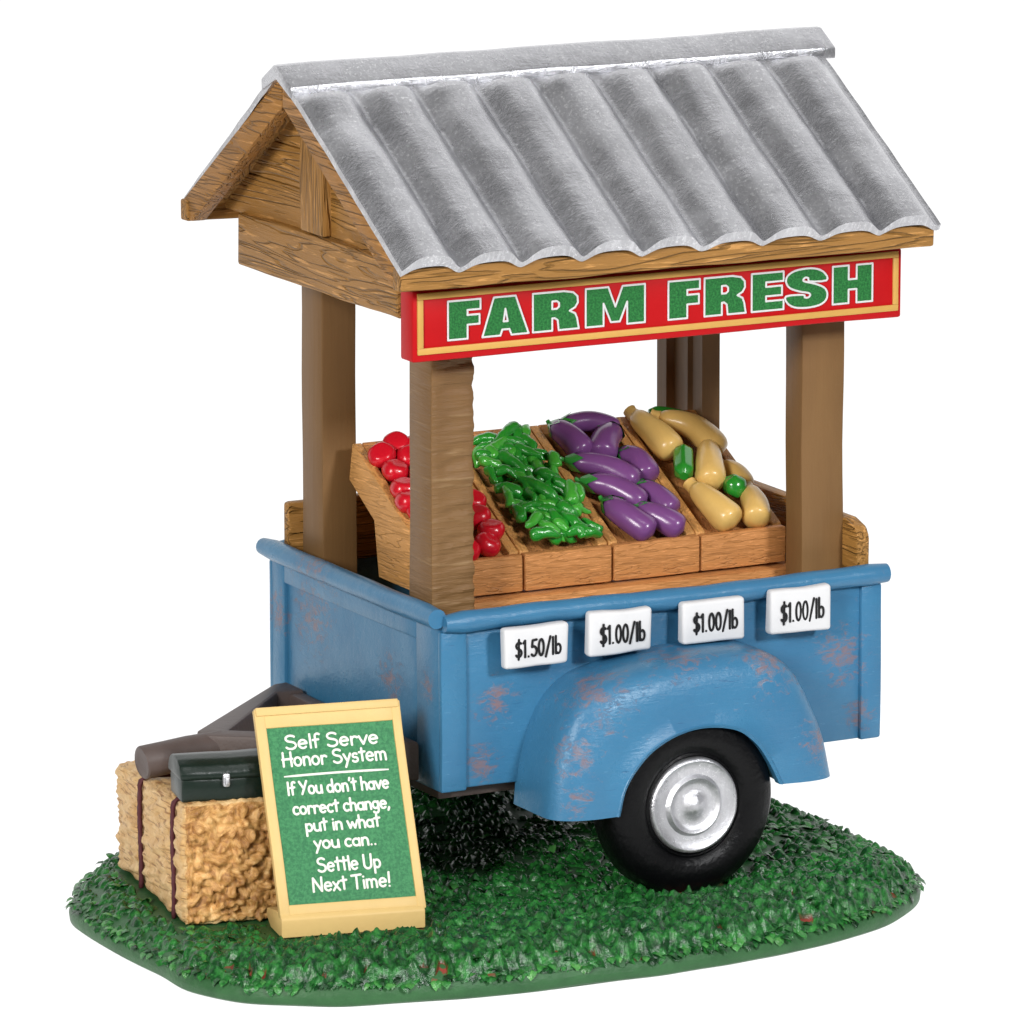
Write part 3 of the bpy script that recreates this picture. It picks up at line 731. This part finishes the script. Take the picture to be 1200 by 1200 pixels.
# ------------------------------------------------------------------ crates
SA = math.atan2(1.15, 2.2); SU = Vector((0, math.cos(SA), math.sin(SA))); SN = Vector((0, -math.sin(SA), math.cos(SA)))
P0 = Vector((0, 1.0, 2.45))
def on_slope(x, v, h): return P0 + Vector((x, 0, 0)) + SU * v + SN * h
CL = 2.48
CR = [(.45, 'wooden crate of red tomatoes, leftmost, partly behind the front post', 'tomato'),
      (1.655, 'wooden crate heaped with green peppers', 'pepper'),
      (2.86, 'wooden crate of purple eggplants', 'eggplant'),
      (4.065, 'wooden crate of yellow squash, rightmost in the cart', 'squash')]
for x0, lab, kind in CR:
    x1 = x0 + 1.195
    t = thing('crate', lab, 'crate', (x0 + .6, 1.0, 2.03), 'crates of vegetables on the cart')
    def fr_(y): return Vector((0, 1.0, 2.45))
    w = .13
    for (a, b, nm) in ((x0, x0 + w, 'side_board'), (x1 - w, x1, 'side_board')):
        bm = NB(); e0 = on_slope(0, 0, 0); e1 = on_slope(0, CL, 0)
        k_ = on_slope(0, .15, 0); prism(bm, [(k_.y, 2.06), (k_.y, k_.z), (e1.y, e1.z), (e1.y + .1, e1.z - .46), (2.62, 2.74), (2.52, 2.06)], 'x', a, b, .018, jit=.012, seed=x0)
        obj(nm, bm, wood('crate_side_wood', sr(204, 148, 84), 'y', 1.7, .5, .5, 1.4, (-SA, 0, 0)), t)
    bm = NB(); box(bm, x0 + .008, x1 - .008, 1.0, 1.13, 2.06, 2.5, .02, cuts=6, jit=.012, seed=x0); obj('front_board', bm, M['crate_x'], t)
    bm = NB(); e1 = on_slope(0, CL, 0); e2 = on_slope(0, CL - .2, 0)
    prism(bm, [(e2.y, e2.z), (e1.y, e1.z), (e1.y + .1, e1.z - .44), (e2.y + .1, e2.z - .44)], 'x', x0 + w, x1 - w, .015); obj('back_board', bm, M['crate_x'], t)
    bm = NB(); a0, a1 = on_slope(0, .1, -.1), on_slope(0, CL - .1, -.1)
    prism(bm, [(a0.y, a0.z), (a1.y, a1.z), (a1.y + .1, a1.z - .25), (a0.y + .1, a0.z - .25)], 'x', x0 + w, x1 - w, 0); obj('bottom_board', bm, wood('crate_bottom_wood', sr(180, 122, 70), 'y', 1.7, .5, .5, 1.4), t)

# ------------------------------------------------------------------ produce
def spindle(bm, pts, r, prof=None, n=14, sub=8, lump=.03, seed=0.):
    P = catmull(pts, sub); N = len(P); R = []
    for i in range(N):
        s = i / (N - 1)
        e = prof(s) if prof else 1
        R.append(max(r * e * math.sqrt(max(0, 1 - (2 * s - 1) ** 8)), r * .12))
    # round the ends by extending slightly
    tube(bm, P, R, n)
    for v in bm.verts: v.co += wob(v.co, 3.5, lump * r * 2, seed)
    return bm
def base_of(bm): 
    mn = min(v.co.z for v in bm.verts); c = sum((v.co for v in bm.verts), Vector()) / len(bm.verts); return Vector((c.x, c.y, mn))
# tomatoes
TOM = [(.94, 2.27, 'red tomato at the top back of the leftmost crate'), (.665, 2.1, 'red tomato at the top left corner of the leftmost crate'), (.99, 2.0, 'red tomato just behind the front post, below the topmost tomato'), (.71, 1.79, 'large red tomato in the second row at left of the post'),
       (.66, 1.42, 'lowest whole red tomato left of the front post'), (1.36, .77, 'upper of the two red tomatoes showing right of the front post'), (1.25, .25, 'frontmost red tomato, right of the front post at the crate lip'), (1.02, 1.66, None), (.86, 1.2, None), (.99, .88, None), (.9, .5, None), (.64, .98, 'small red tomato peeping out low at the left edge of the post'), (1.32, 1.9, None), (1.35, 1.35, None), (.72, .3, None), (1.18, 2.2, None), (.62, 1.18, 'red tomato at the left rim, mostly behind the post'), (1.42, 1.05, None), (1.40, .48, 'red tomato against the right rim between the two right of the post'), (.95, .2, None)]
for i, (x, v, lab) in enumerate(TOM):
    rr = .17 if i != 11 else .13
    c = on_slope(x, v, .075 + .02 * random.random()); bm = NB()
    bmesh.ops.create_uvsphere(bm, u_segments=24, v_segments=16, radius=rr)
    for q in bm.verts:
        a = math.atan2(q.co.y, q.co.x); h = q.co.z / rr
        q.co.xy *= 1 + .03 * math.cos(5 * a); q.co.z *= .86
        if h > .75: q.co.z -= .035 * (h - .75) / .25
    Rm = Matrix.Translation(c) @ Matrix.Rotation(random.uniform(.2, .8), 4, 'X') @ Matrix.Rotation(random.uniform(-.4, .4), 4, 'Y')
    bmesh.ops.transform(bm, matrix=Rm, verts=bm.verts)
    for q in bm.verts: q.co += wob(q.co, 4, .012, i)
    o = obj('tomato', bm, M['tomato'], origin=c, angle=180)
    tag(o, lab or 'red tomato in the leftmost crate hidden behind the front post', 'tomato', 'red tomatoes in the leftmost crate')
# green peppers
PEP = [((1.93, 1.85), (2.4, 2.27)), ((2.1, 1.97), (2.52, 2.31)), ((2.57, 2.33), (2.47, 2.0)), ((2.67, 2.29), (2.56, 1.98)), ((2.38, 1.89), (2.6, 1.54)), ((2.12, 1.76), (2.32, 1.24)), ((1.81, 1.66), (1.98, 1.52)), ((1.78, 1.44), (1.76, 1.19)), ((1.9, 1.36), (2.1, 1.16)), ((2.7, 1.56), (2.7, 1.38)), ((2.43, 1.31), (2.63, 1.08)), ((2.19, 1.15), (2.45, 0.65)), ((1.87, 1.08), (1.80, 0.64)), ((2.14, 0.87), (2.12, 0.61)), ((2.56, 1.09), (2.68, 0.84)), ((2.69, 0.95), (2.6, 0.51)), ((1.9, 0.51), (2.38, 0.55)), ((2.29, 0.5), (2.34, 0.04)), ((1.80, 0.11), (2.07, 0.37)), ((2.38, 0.32), (2.49, -0.09)), ((2.43, 0.48), (2.56, 0.26)), ((2.58, 0.28), (2.78, 0.29)), ((2.62, 0.16), (2.76, -0.1)), ((1.80, -0.11), (2.13, -0.2)), ((2.07, 0.2), (2.18, -0.04)), ((2.31, -0.12), (2.47, -0.2)), ((2.5, -0.18), (2.68, -0.2)), ((2.74, 0.83), (2.72, 0.6)), ((1.78, 0.56), (1.82, 0.3))]
base_fill = []
for k in range(34):
    x = random.uniform(1.9, 2.64); v = random.uniform(.1, 2.2); a = random.uniform(0, 3.14)
    base_fill.append(((x - .14 * math.cos(a), v - .16 * math.sin(a)), (x + .14 * math.cos(a), v + .16 * math.sin(a))))
extra = []
for k in range(48):
    x = random.uniform(1.88, 2.68); v = random.uniform(-.15, 2.2); a = random.gauss(-1.0, .7); l = random.uniform(.1, .17)
    extra.append(((x - l * math.cos(a), v - l * math.sin(a)), (x + l * math.cos(a), v + l * math.sin(a))))
for i, (p, q) in enumerate(PEP + extra + base_fill):
    top = 2 if i < len(PEP) else (1 if i < len(PEP) + len(extra) else 0)
    vm = lambda v: .09 + (v + .25) * (2.26 - .09) / 2.58 if top else min(max(v, .2), 2.2)
    clampx = lambda x: min(max(x, 1.82), 2.74)
    h0 = (.03, .10, .15)[top]; a = on_slope(clampx(p[0]), vm(p[1]), h0 + random.uniform(-.02, .03)); b = on_slope(clampx(q[0]), vm(q[1]), h0 + random.uniform(-.02, .03))
    mid = (a + b) / 2 + SN * random.uniform(.02, .07) + Vector((random.uniform(-.05, .05), 0, 0)) + SU * random.uniform(-.05, .05)
    d = (b - a).normalized(); r = random.uniform(.058, .08) if top else random.uniform(.08, .1); bm = NB()
    sgn = random.choice((1, -1)); pw = random.uniform(.7, 1.3)
    spindle(bm, [a - d * .04, mid, b + d * .04], r, lambda s: .25 + .95 * (s if sgn < 0 else 1 - s) ** (.5 * pw), 12, 7, .0, i)
    for q in bm.verts:      # knobbly, folded skin
        q.co += noise.noise_vector(q.co * 7 + Vector((i, 0, 0))) * .022 + noise.noise_vector(q.co * 15 + Vector((i, 0, 0))) * .012
    c = base_of(bm); o = obj('green_pepper', bm, M['pepper'] if i % 3 else M['pepper_light'], origin=c, angle=180)
    tag(o, 'shiny slim green pepper in the heap in the second crate', 'pepper', 'green peppers heaped in the second crate')
# eggplants
EGG = [([(3.28, 2.33), (3.6, 2.3), (3.86, 2.15)], .115, .10, (3.16, 2.33), 'purple eggplant lying crosswise at the very back of its crate'),
       ([(3.11, 2.24), (3.17, 2.0), (3.24, 1.74)], .135, .13, (3.15, 2.36), 'purple eggplant at upper left, its stem end at the back left corner'),
       ([(3.82, 2.06), (3.61, 1.88), (3.46, 1.66)], .15, .13, (3.88, 2.10), 'fat purple eggplant at upper right pointing down to the left'),
       ([(3.76, 1.64), (3.86, 1.46), (3.88, 1.22)], .135, .10, (3.74, 1.78), 'purple eggplant against the right rim, below the fat upper one'),
       ([(3.03, 1.57), (3.36, 1.37), (3.62, 1.1)], .125, .14, (2.97, 1.62), 'long purple eggplant slanting across the middle, higher of the two'),
       ([(3.05, 1.16), (3.31, .97), (3.52, .70)], .125, .13, (2.98, 1.22), 'long purple eggplant slanting across the middle, lower of the two'),
       ([(3.70, 1.0), (3.80, .77), (3.88, .55)], .12, .10, (3.66, 1.1), 'purple eggplant at right rim above the front pair'),
       ([(3.12, .72), (3.2, .43), (3.38, .17)], .135, .12, (3.10, .83), 'front left purple eggplant at the crate lip'),
       ([(3.46, .56), (3.6, .38), (3.80, .17)], .13, .11, (3.42, .66), 'front right purple eggplant at the crate lip')]
for i, (pp, r, h, cal, lab) in enumerate(EGG):
    pts = [on_slope(x, v, h - .02 + .035 * (k == 1)) for k, (x, v) in enumerate(pp)]
    d0 = (pts[0] - pts[1]).normalized(); d1 = (pts[2] - pts[1]).normalized()
    bm = NB(); r *= 1.27; spindle(bm, [pts[0] + d0 * .05, pts[1], pts[2] + d1 * .09], r, lambda s: .72 + .36 * math.sin(min(s * 1.35, 1.57)), 18, 10, .03, i + 3)
    c = base_of(bm); root = thing('eggplant', lab, 'eggplant', c, 'purple eggplants in the third crate')
    obj('fruit', bm, M['aubergine'], root, angle=180)
    bm = NB(); cp = pts[0] + d0 * .035; e1 = d0.orthogonal().normalized(); e2 = d0.cross(e1)
    # cap with five pointed lobes and a short stem
    hub = cp + d0 * .075; ring = []
    for k in range(10):
        q = 2 * math.pi * k / 10; lobe = k % 2 == 0
        rr = r * (1.04 if lobe else .74); back = -.15 if lobe else -.02
        ring.append(bm.verts.new(cp + (e1 * math.cos(q) + e2 * math.sin(q)) * rr + d0 * back))
    inn = [bm.verts.new(hub + (e1 * math.cos(2 * math.pi * k / 10) + e2 * math.sin(2 * math.pi * k / 10)) * r * .3) for k in range(10)]
    for k in range(10): bm.faces.new((ring[k], ring[(k + 1) % 10], inn[(k + 1) % 10], inn[k]))
    bm.faces.new(inn)
    t = bmesh.new(); tube(t, [hub - d0 * .03, hub + d0 * .035, hub + d0 * .07 + SN * .02], [.034, .03, .026], 8); merge(bm, t)
    obj('calyx', bm, M['calyx'], root, angle=60)
# squash and zucchini
SQ = [([(4.25, 2.32), (4.33, 1.93), (4.41, 1.58)], .15, .13, 'yellow squash at the back left of its crate'),
      ([(4.54, 2.22), (4.86, 1.95), (5.02, 1.50)], .14, .15, 'long bent yellow squash curving along the right rim at the back'),
      ([(4.90, 1.58), (4.73, 1.21), (4.60, .88)], .15, .16, 'yellow squash in the middle lying over the others, between both green zucchini'),
      ([(5.00, 1.28), (5.06, 1.07), (5.08, .88)], .12, .06, 'small yellow squash tucked under the right rim beside the middle one'),
      ([(4.37, .84), (4.44, .47), (4.54, .16)], .155, .12, 'front left yellow squash at the crate lip'),
      ([(5.04, .68), (4.97, .39), (4.88, .15)], .145, .12, 'front right yellow squash at the crate lip')]
for i, (pp, r, h, lab) in enumerate(SQ):
    pts = [on_slope(x, v, h - .02 + .03 * (k == 1)) for k, (x, v) in enumerate(pp)]
    d0 = (pts[0] - pts[1]).normalized(); d1 = (pts[2] - pts[1]).normalized()
    bm = NB(); r *= 1.27; spindle(bm, [pts[0] + d0 * .04, pts[1], pts[2] + d1 * .06], r, lambda s: .62 + .42 * math.sin(min(s * 1.6, 1.7)), 18, 10, .03, i + 9)
    root = thing('squash', lab, 'squash', base_of(bm), 'yellow squash in the rightmost crate')
    obj('fruit', bm, M['squash'], root, angle=180)
    bm = NB(); tube(bm, [pts[0], pts[0] + d0 * .08, pts[0] + d0 * .13 + SN * .01], [r * .5, r * .42, r * .46], 10); obj('stem', bm, M['squash'], root, angle=60)
ZU = [([(4.46, 2.38), (4.77, 2.28), (5.03, 2.10)], .085, .10, 'long green zucchini along the back edge of the squash crate'),
      ([(4.54, 1.55), (4.42, 1.30), (4.30, 1.04)], .125, .15, 'stubby green zucchini at the left rim between the yellow squash'),
      ([(4.90, .86), (4.86, .76), (4.82, .62)], .135, .15, 'round green zucchini seen end-on above the front right squash')]
for i, (pp, r, h, lab) in enumerate(ZU):
    pts = [on_slope(x, v, h + (.1 if i == 2 and k == 2 else 0)) for k, (x, v) in enumerate(pp)]
    bm = NB(); P = catmull(pts, 8); N = len(P)
    tube(bm, P, [r * (.45 + .55 * min(1, min(s, N - 1 - s) / 2.2)) for s in range(N)], 24, True, None, lambda s, q: 1 + .06 * math.cos(6 * q))
    for v in bm.verts: v.co += wob(v.co, 3, .008, i)
    o = obj('zucchini', bm, M['zucchini'], origin=base_of(bm), angle=45); tag(o, lab, 'zucchini', 'green zucchini among the squash')

# ------------------------------------------------------------------ hay bale
HB = Matrix.Translation((-3.13, .42, GZ)) @ Matrix.Rotation(math.radians(-9), 4, 'Z')
HW, HL, HH = 1.8, 3.0, 1.49; TW = (.5, 1.95)
def hay_mat():
    n = Nodes('straw_paint'); v = n.coord((1, 1, 1))
    f = n.noise(v, 5, 7, .7, .6); sep = n.new('ShaderNodeSeparateXYZ'); n.link(n.tc.outputs['Normal'], sep.inputs[0])
    end = n.ramp(n.math('ABSOLUTE', n.new('ShaderNodeValue').outputs[0]), [(0, 0), (1, 1)])
    c = n.ramp(f, [(.25, sr(184, 136, 80)), (.42, sr(220, 176, 116)), (.65, sr(238, 204, 150))])
    ln = n.noise(n.coord((1.6, 1.2, 11), (.22, 0, 0)), 2.2, 6, .65, .4)
    c = n.mix(n.math('MULTIPLY', n.ramp(ln, [(.38, 1), (.47, 0)]), .8), c, sr(150, 98, 50))
    n.bump(n.math('ADD', n.math('MULTIPLY', ln, 1.6), n.noise(v, 13, 6, .7)), .7, .05)
    return n.done(c, .5, 0, .3)
def hay_end_mat():
    n = Nodes('rough_cut_straw_paint'); v = n.coord((1, 1, 1))
    f = n.noise(v, 4.5, 6, .72, 1.2)
    c = n.ramp(f, [(.28, sr(108, 70, 34)), (.42, sr(162, 114, 60)), (.55, sr(208, 160, 96)), (.7, sr(236, 198, 138))])
    n.bump(n.noise(v, 14, 5, .7, .5), .5, .04)
    return n.done(c, .42, 0, .4)
bale = thing('hay_bale', 'square tan hay bale tied with purple twine, under the drawbar tube', 'hay bale', HB.translation)
t = bmesh.new()
def grid_box(bm, sx, sy, sz, st):
    """closed box of fine quads, all six sides sharing their edge vertices"""
    nx, ny, nz = int(sx / st), int(sy / st), int(sz / st); V = {}
    def g(i, j, k):
        if (i, j, k) not in V: V[(i, j, k)] = bm.verts.new((sx * i / nx, sy * j / ny, sz * k / nz))
        return V[(i, j, k)]
    F = []
    for i in range(nx):
        for j in range(ny):
            for k in (0, nz): bm.faces.new((g(i, j, k), g(i + 1, j, k), g(i + 1, j + 1, k), g(i, j + 1, k)))
    for i in range(nx):
        for k in range(nz):
            for j in (0, ny):
                f = bm.faces.new((g(i, j, k), g(i + 1, j, k), g(i + 1, j, k + 1), g(i, j, k + 1))); f.material_index = 1
    for j in range(ny):
        for k in range(nz):
            for i in (0, nx): bm.faces.new((g(i, j, k), g(i, j + 1, k), g(i, j + 1, k + 1), g(i, j, k + 1)))
grid_box(t, HW, HL, HH, .028)
def rnd(v, lo, hi, r):      # distance used to round the box edges
    return min(v - lo, hi - v)
for v in t.verts:
    x, y, z = v.co; nrm = Vector((0, 0, 0))
    c = Vector((min(max(x, .12), HW - .12), min(max(y, .10), HL - .10), min(max(z, .12), HH - .12)))
    d = v.co - c; nrm = d.normalized() if d.length > 1e-6 else Vector((0, 0, 1))
    p = c + nrm * .12
    endw = max(0, abs(nrm.y)) ** 2
    slant = z - .25 * x + .12 * y
    stri = abs(noise.noise(Vector((x * 1.1 + .3, y * 1.3, (z if endw < .5 else z) * 7.5 + y * 1.6)))) * .10 + noise.noise(Vector((y * 2, z * 22 + y * 3, x * 3))) * .018
    if abs(nrm.z) > .7: stri = abs(noise.noise(Vector((x * 9, y * 1.6, 2)))) * .06
    q = Vector((x * 7.5, y * 7.5, z * 7.5)); q += noise.noise_vector(q * .7) * .5; di, pt = noise.voronoi(q)
    ch = (di[1] - di[0] - .3) * .16 + noise.noise(q * 1.9) * .07 + noise.noise(q * .3) * .05
    groove = 0
    for ty in TW: 
        ga = math.exp(-((y + .02 * math.sin(z * 5) - ty) / .1) ** 2); groove -= .06 * ga * (1 - endw); stri *= 1 - .9 * ga
    v.co = p + nrm * (stri * (1 - endw) + ch * endw + groove - .02)
    v.co.z = max(v.co.z, -.02) * (1 - .11 * max(0, y) / HL)
bmesh.ops.transform(t, matrix=HB, verts=t.verts)
HAY = hay_mat(); HAYE = hay_end_mat()
obj('straw_block', t, [HAY, HAYE], bale, angle=180)
for ty in TW:
    bm = NB(); loop = []
    m = .0; cor = [(m, .0), (m, HH), (HW - m, HH), (HW - m, .0)]
    path = []
    for (a, b), (c_, d_) in zip(cor, cor[1:]):
        for k in range(24):
            s = k / 24; path.append((a + (c_ - a) * s, b + (d_ - b) * s))
    path.append(cor[-1]); pts = []
    for px_, pz_ in path:
        c = Vector((min(max(px_, .13), HW - .13), 0, min(max(pz_, .0), HH - .13))); d = Vector((px_, 0, pz_)) - c
        if d.length > 1e-6: d = d.normalized() * .13
        q = c + d + d.normalized() * -.01 if d.length > 1e-6 else c
        y = ty + .02 * math.sin(-pz_ * 5) + .012 * noise.noise(Vector((px_ * 7, pz_ * 7, ty)))
        pts.append(HB @ Vector((q.x, y, q.z * (1 - .11 * max(0, y) / HL))))
    tube(bm, pts, .03, 8, True, None, lambda s, q: 1 + .25 * math.sin(q * 2 + s * 150)); obj('twine', bm, M['twine'], bale, angle=180)

# ------------------------------------------------------------------ cash box on the bale
BZ = GZ + HH - .02
CB = Matrix.Translation((-3.10, .53, BZ)) @ Matrix.Rotation(math.radians(-12), 4, 'Z')
root = thing('cash_box', 'small dark green metal cash box with silver latch on the hay bale', 'cash box', CB.translation)
bw, bd = 1.06, .62
bm = NB(); box(bm, 0, bw, 0, bd, 0, .27, .03, CB, cuts=4, jit=.012, f=2); obj('box_body', bm, M['boxgreen'], root)
bm = NB(); prof = [(-.025, .265), (-.03, .34), (.03, .43), (.14, .485), (bd / 2, .505), (bd - .14, .485), (bd - .03, .43), (bd + .03, .34), (bd + .025, .265)]
prism(bm, prof, 'x', -.02, bw + .02, .025, CB, cuts=6, jit=.014, f=2); obj('lid', bm, M['boxgreen'], root)
bm = NB(); box(bm, bw / 2 - .045, bw / 2 + .045, -.065, .0, .17, .34, .03, CB, jit=.01); box(bm, bw / 2 - .025, bw / 2 + .025, -.085, -.05, .2, .3, .02, CB); obj('latch', bm, M['chrome'], root)

# ------------------------------------------------------------------ self-serve board
LN = math.radians(22); D0 = Vector((.981, -.196, 0)).normalized(); NO = Vector((-.196, -.981, 0)).normalized(); Z = Vector((0, 0, 1))
NN = NO * math.cos(LN) + Z * math.sin(LN); UV = -NO * math.sin(LN) + Z * math.cos(LN)
BO = Vector((-2.353, -.591, -1.33)) + Z * .24 - NO * .05
ROLL = math.radians(1.3); RX = (D0 * math.cos(ROLL) - UV * math.sin(ROLL)); UX = (UV * math.cos(ROLL) + D0 * math.sin(ROLL))
RX, UX = D0 * 1.0, (UV - D0 * .027).normalized()
FM = Matrix(((RX.x, UX.x, NN.x, BO.x), (RX.y, UX.y, NN.y, BO.y), (RX.z, UX.z, NN.z, BO.z), (0, 0, 0, 1)))
sb = thing('notice_board', 'cream framed green self serve honor system board leaning in front of bale', 'notice board', BO - Z * .24)
bm = NB()
w0, w1, h0, h1 = -.01, 1.745, -.03, 2.44
def fbar(x0, x1, y0, y1, z0=-.10, z1=.0, seed=0): box(bm, x0, x1, y0, y1, z0, z1, .018, FM, cuts=5, jit=.008, f=1.5, seed=seed)
fbar(w0, w0 + .125, h0, h1); fbar(w1 - .11, w1, h0, h1); fbar(w0 + .11, w1 - .10, h1 - .235, h1, -.1, -.004); fbar(w0 + .11, w1 - .10, h0, h0 + .155, -.1, -.004)
box(bm, w0 + .02, w1 - .02, h1 - .085, h1 + .015, -.12, .018, .012, FM)
obj('frame', bm, M['cream'], sb)
bm = NB(); box(bm, w0 + .05, w1 - .05, h0 + .05, h1 - .05, -.09, -.022, 0, FM); obj('panel', bm, M['board_green'], sb)
# foot
FT = Matrix.Translation((-2.353, -.591, -1.345)) @ Matrix.Rotation(math.atan2(D0.y, D0.x), 4, 'Z')
bm = NB(); prism(bm, [(0, .0), (0, .22), (.06, .27), (.3, .27), (.72, .2), (.74, .1), (.55, .0)], 'x', -.01, 1.72, .02, FT, jit=.008); obj('foot', bm, M['cream'], sb)
ia, ib, ja, jb = .115, 1.635, .125, 2.205
PO = BO + RX * ia + UX * ja + NN * -.018; PW, PH = ib - ia, jb - ja
fr = (PO, RX, UX, NN)
bm = NB()
LINES = [("Self Serve", .125, .875, .124, .078), ("Honor System", .09, .925, .220, .078), ("If You don't have", .10, .91, .382, .072), ("correct change,", .125, .895, .494, .070),
         ("put in what", .205, .80, .594, .070), ("you can..", .255, .755, .694, .070), ("Settle Up", .255, .765, .826, .078), ("Next Time!", .20, .825, .935, .078)]
for txt, a0, a1, b, cp in LINES:
    write(bm, txt, fr, a0 * PW, a1 * PW, (1 - b) * PH, cp * PH, .0138, .35)
tube(bm, [PO + RX * (.09 * PW + .83 * PW * k / 8) + UX * ((1 - .277 + .004 * math.sin(k / 8 * 3)) * PH) for k in range(9)], [.008] + [.0135] * 7 + [.008], 8, True, (NN, .35))
obj('lettering', bm, M['chalk'], sb)
print('leaves', cnt)
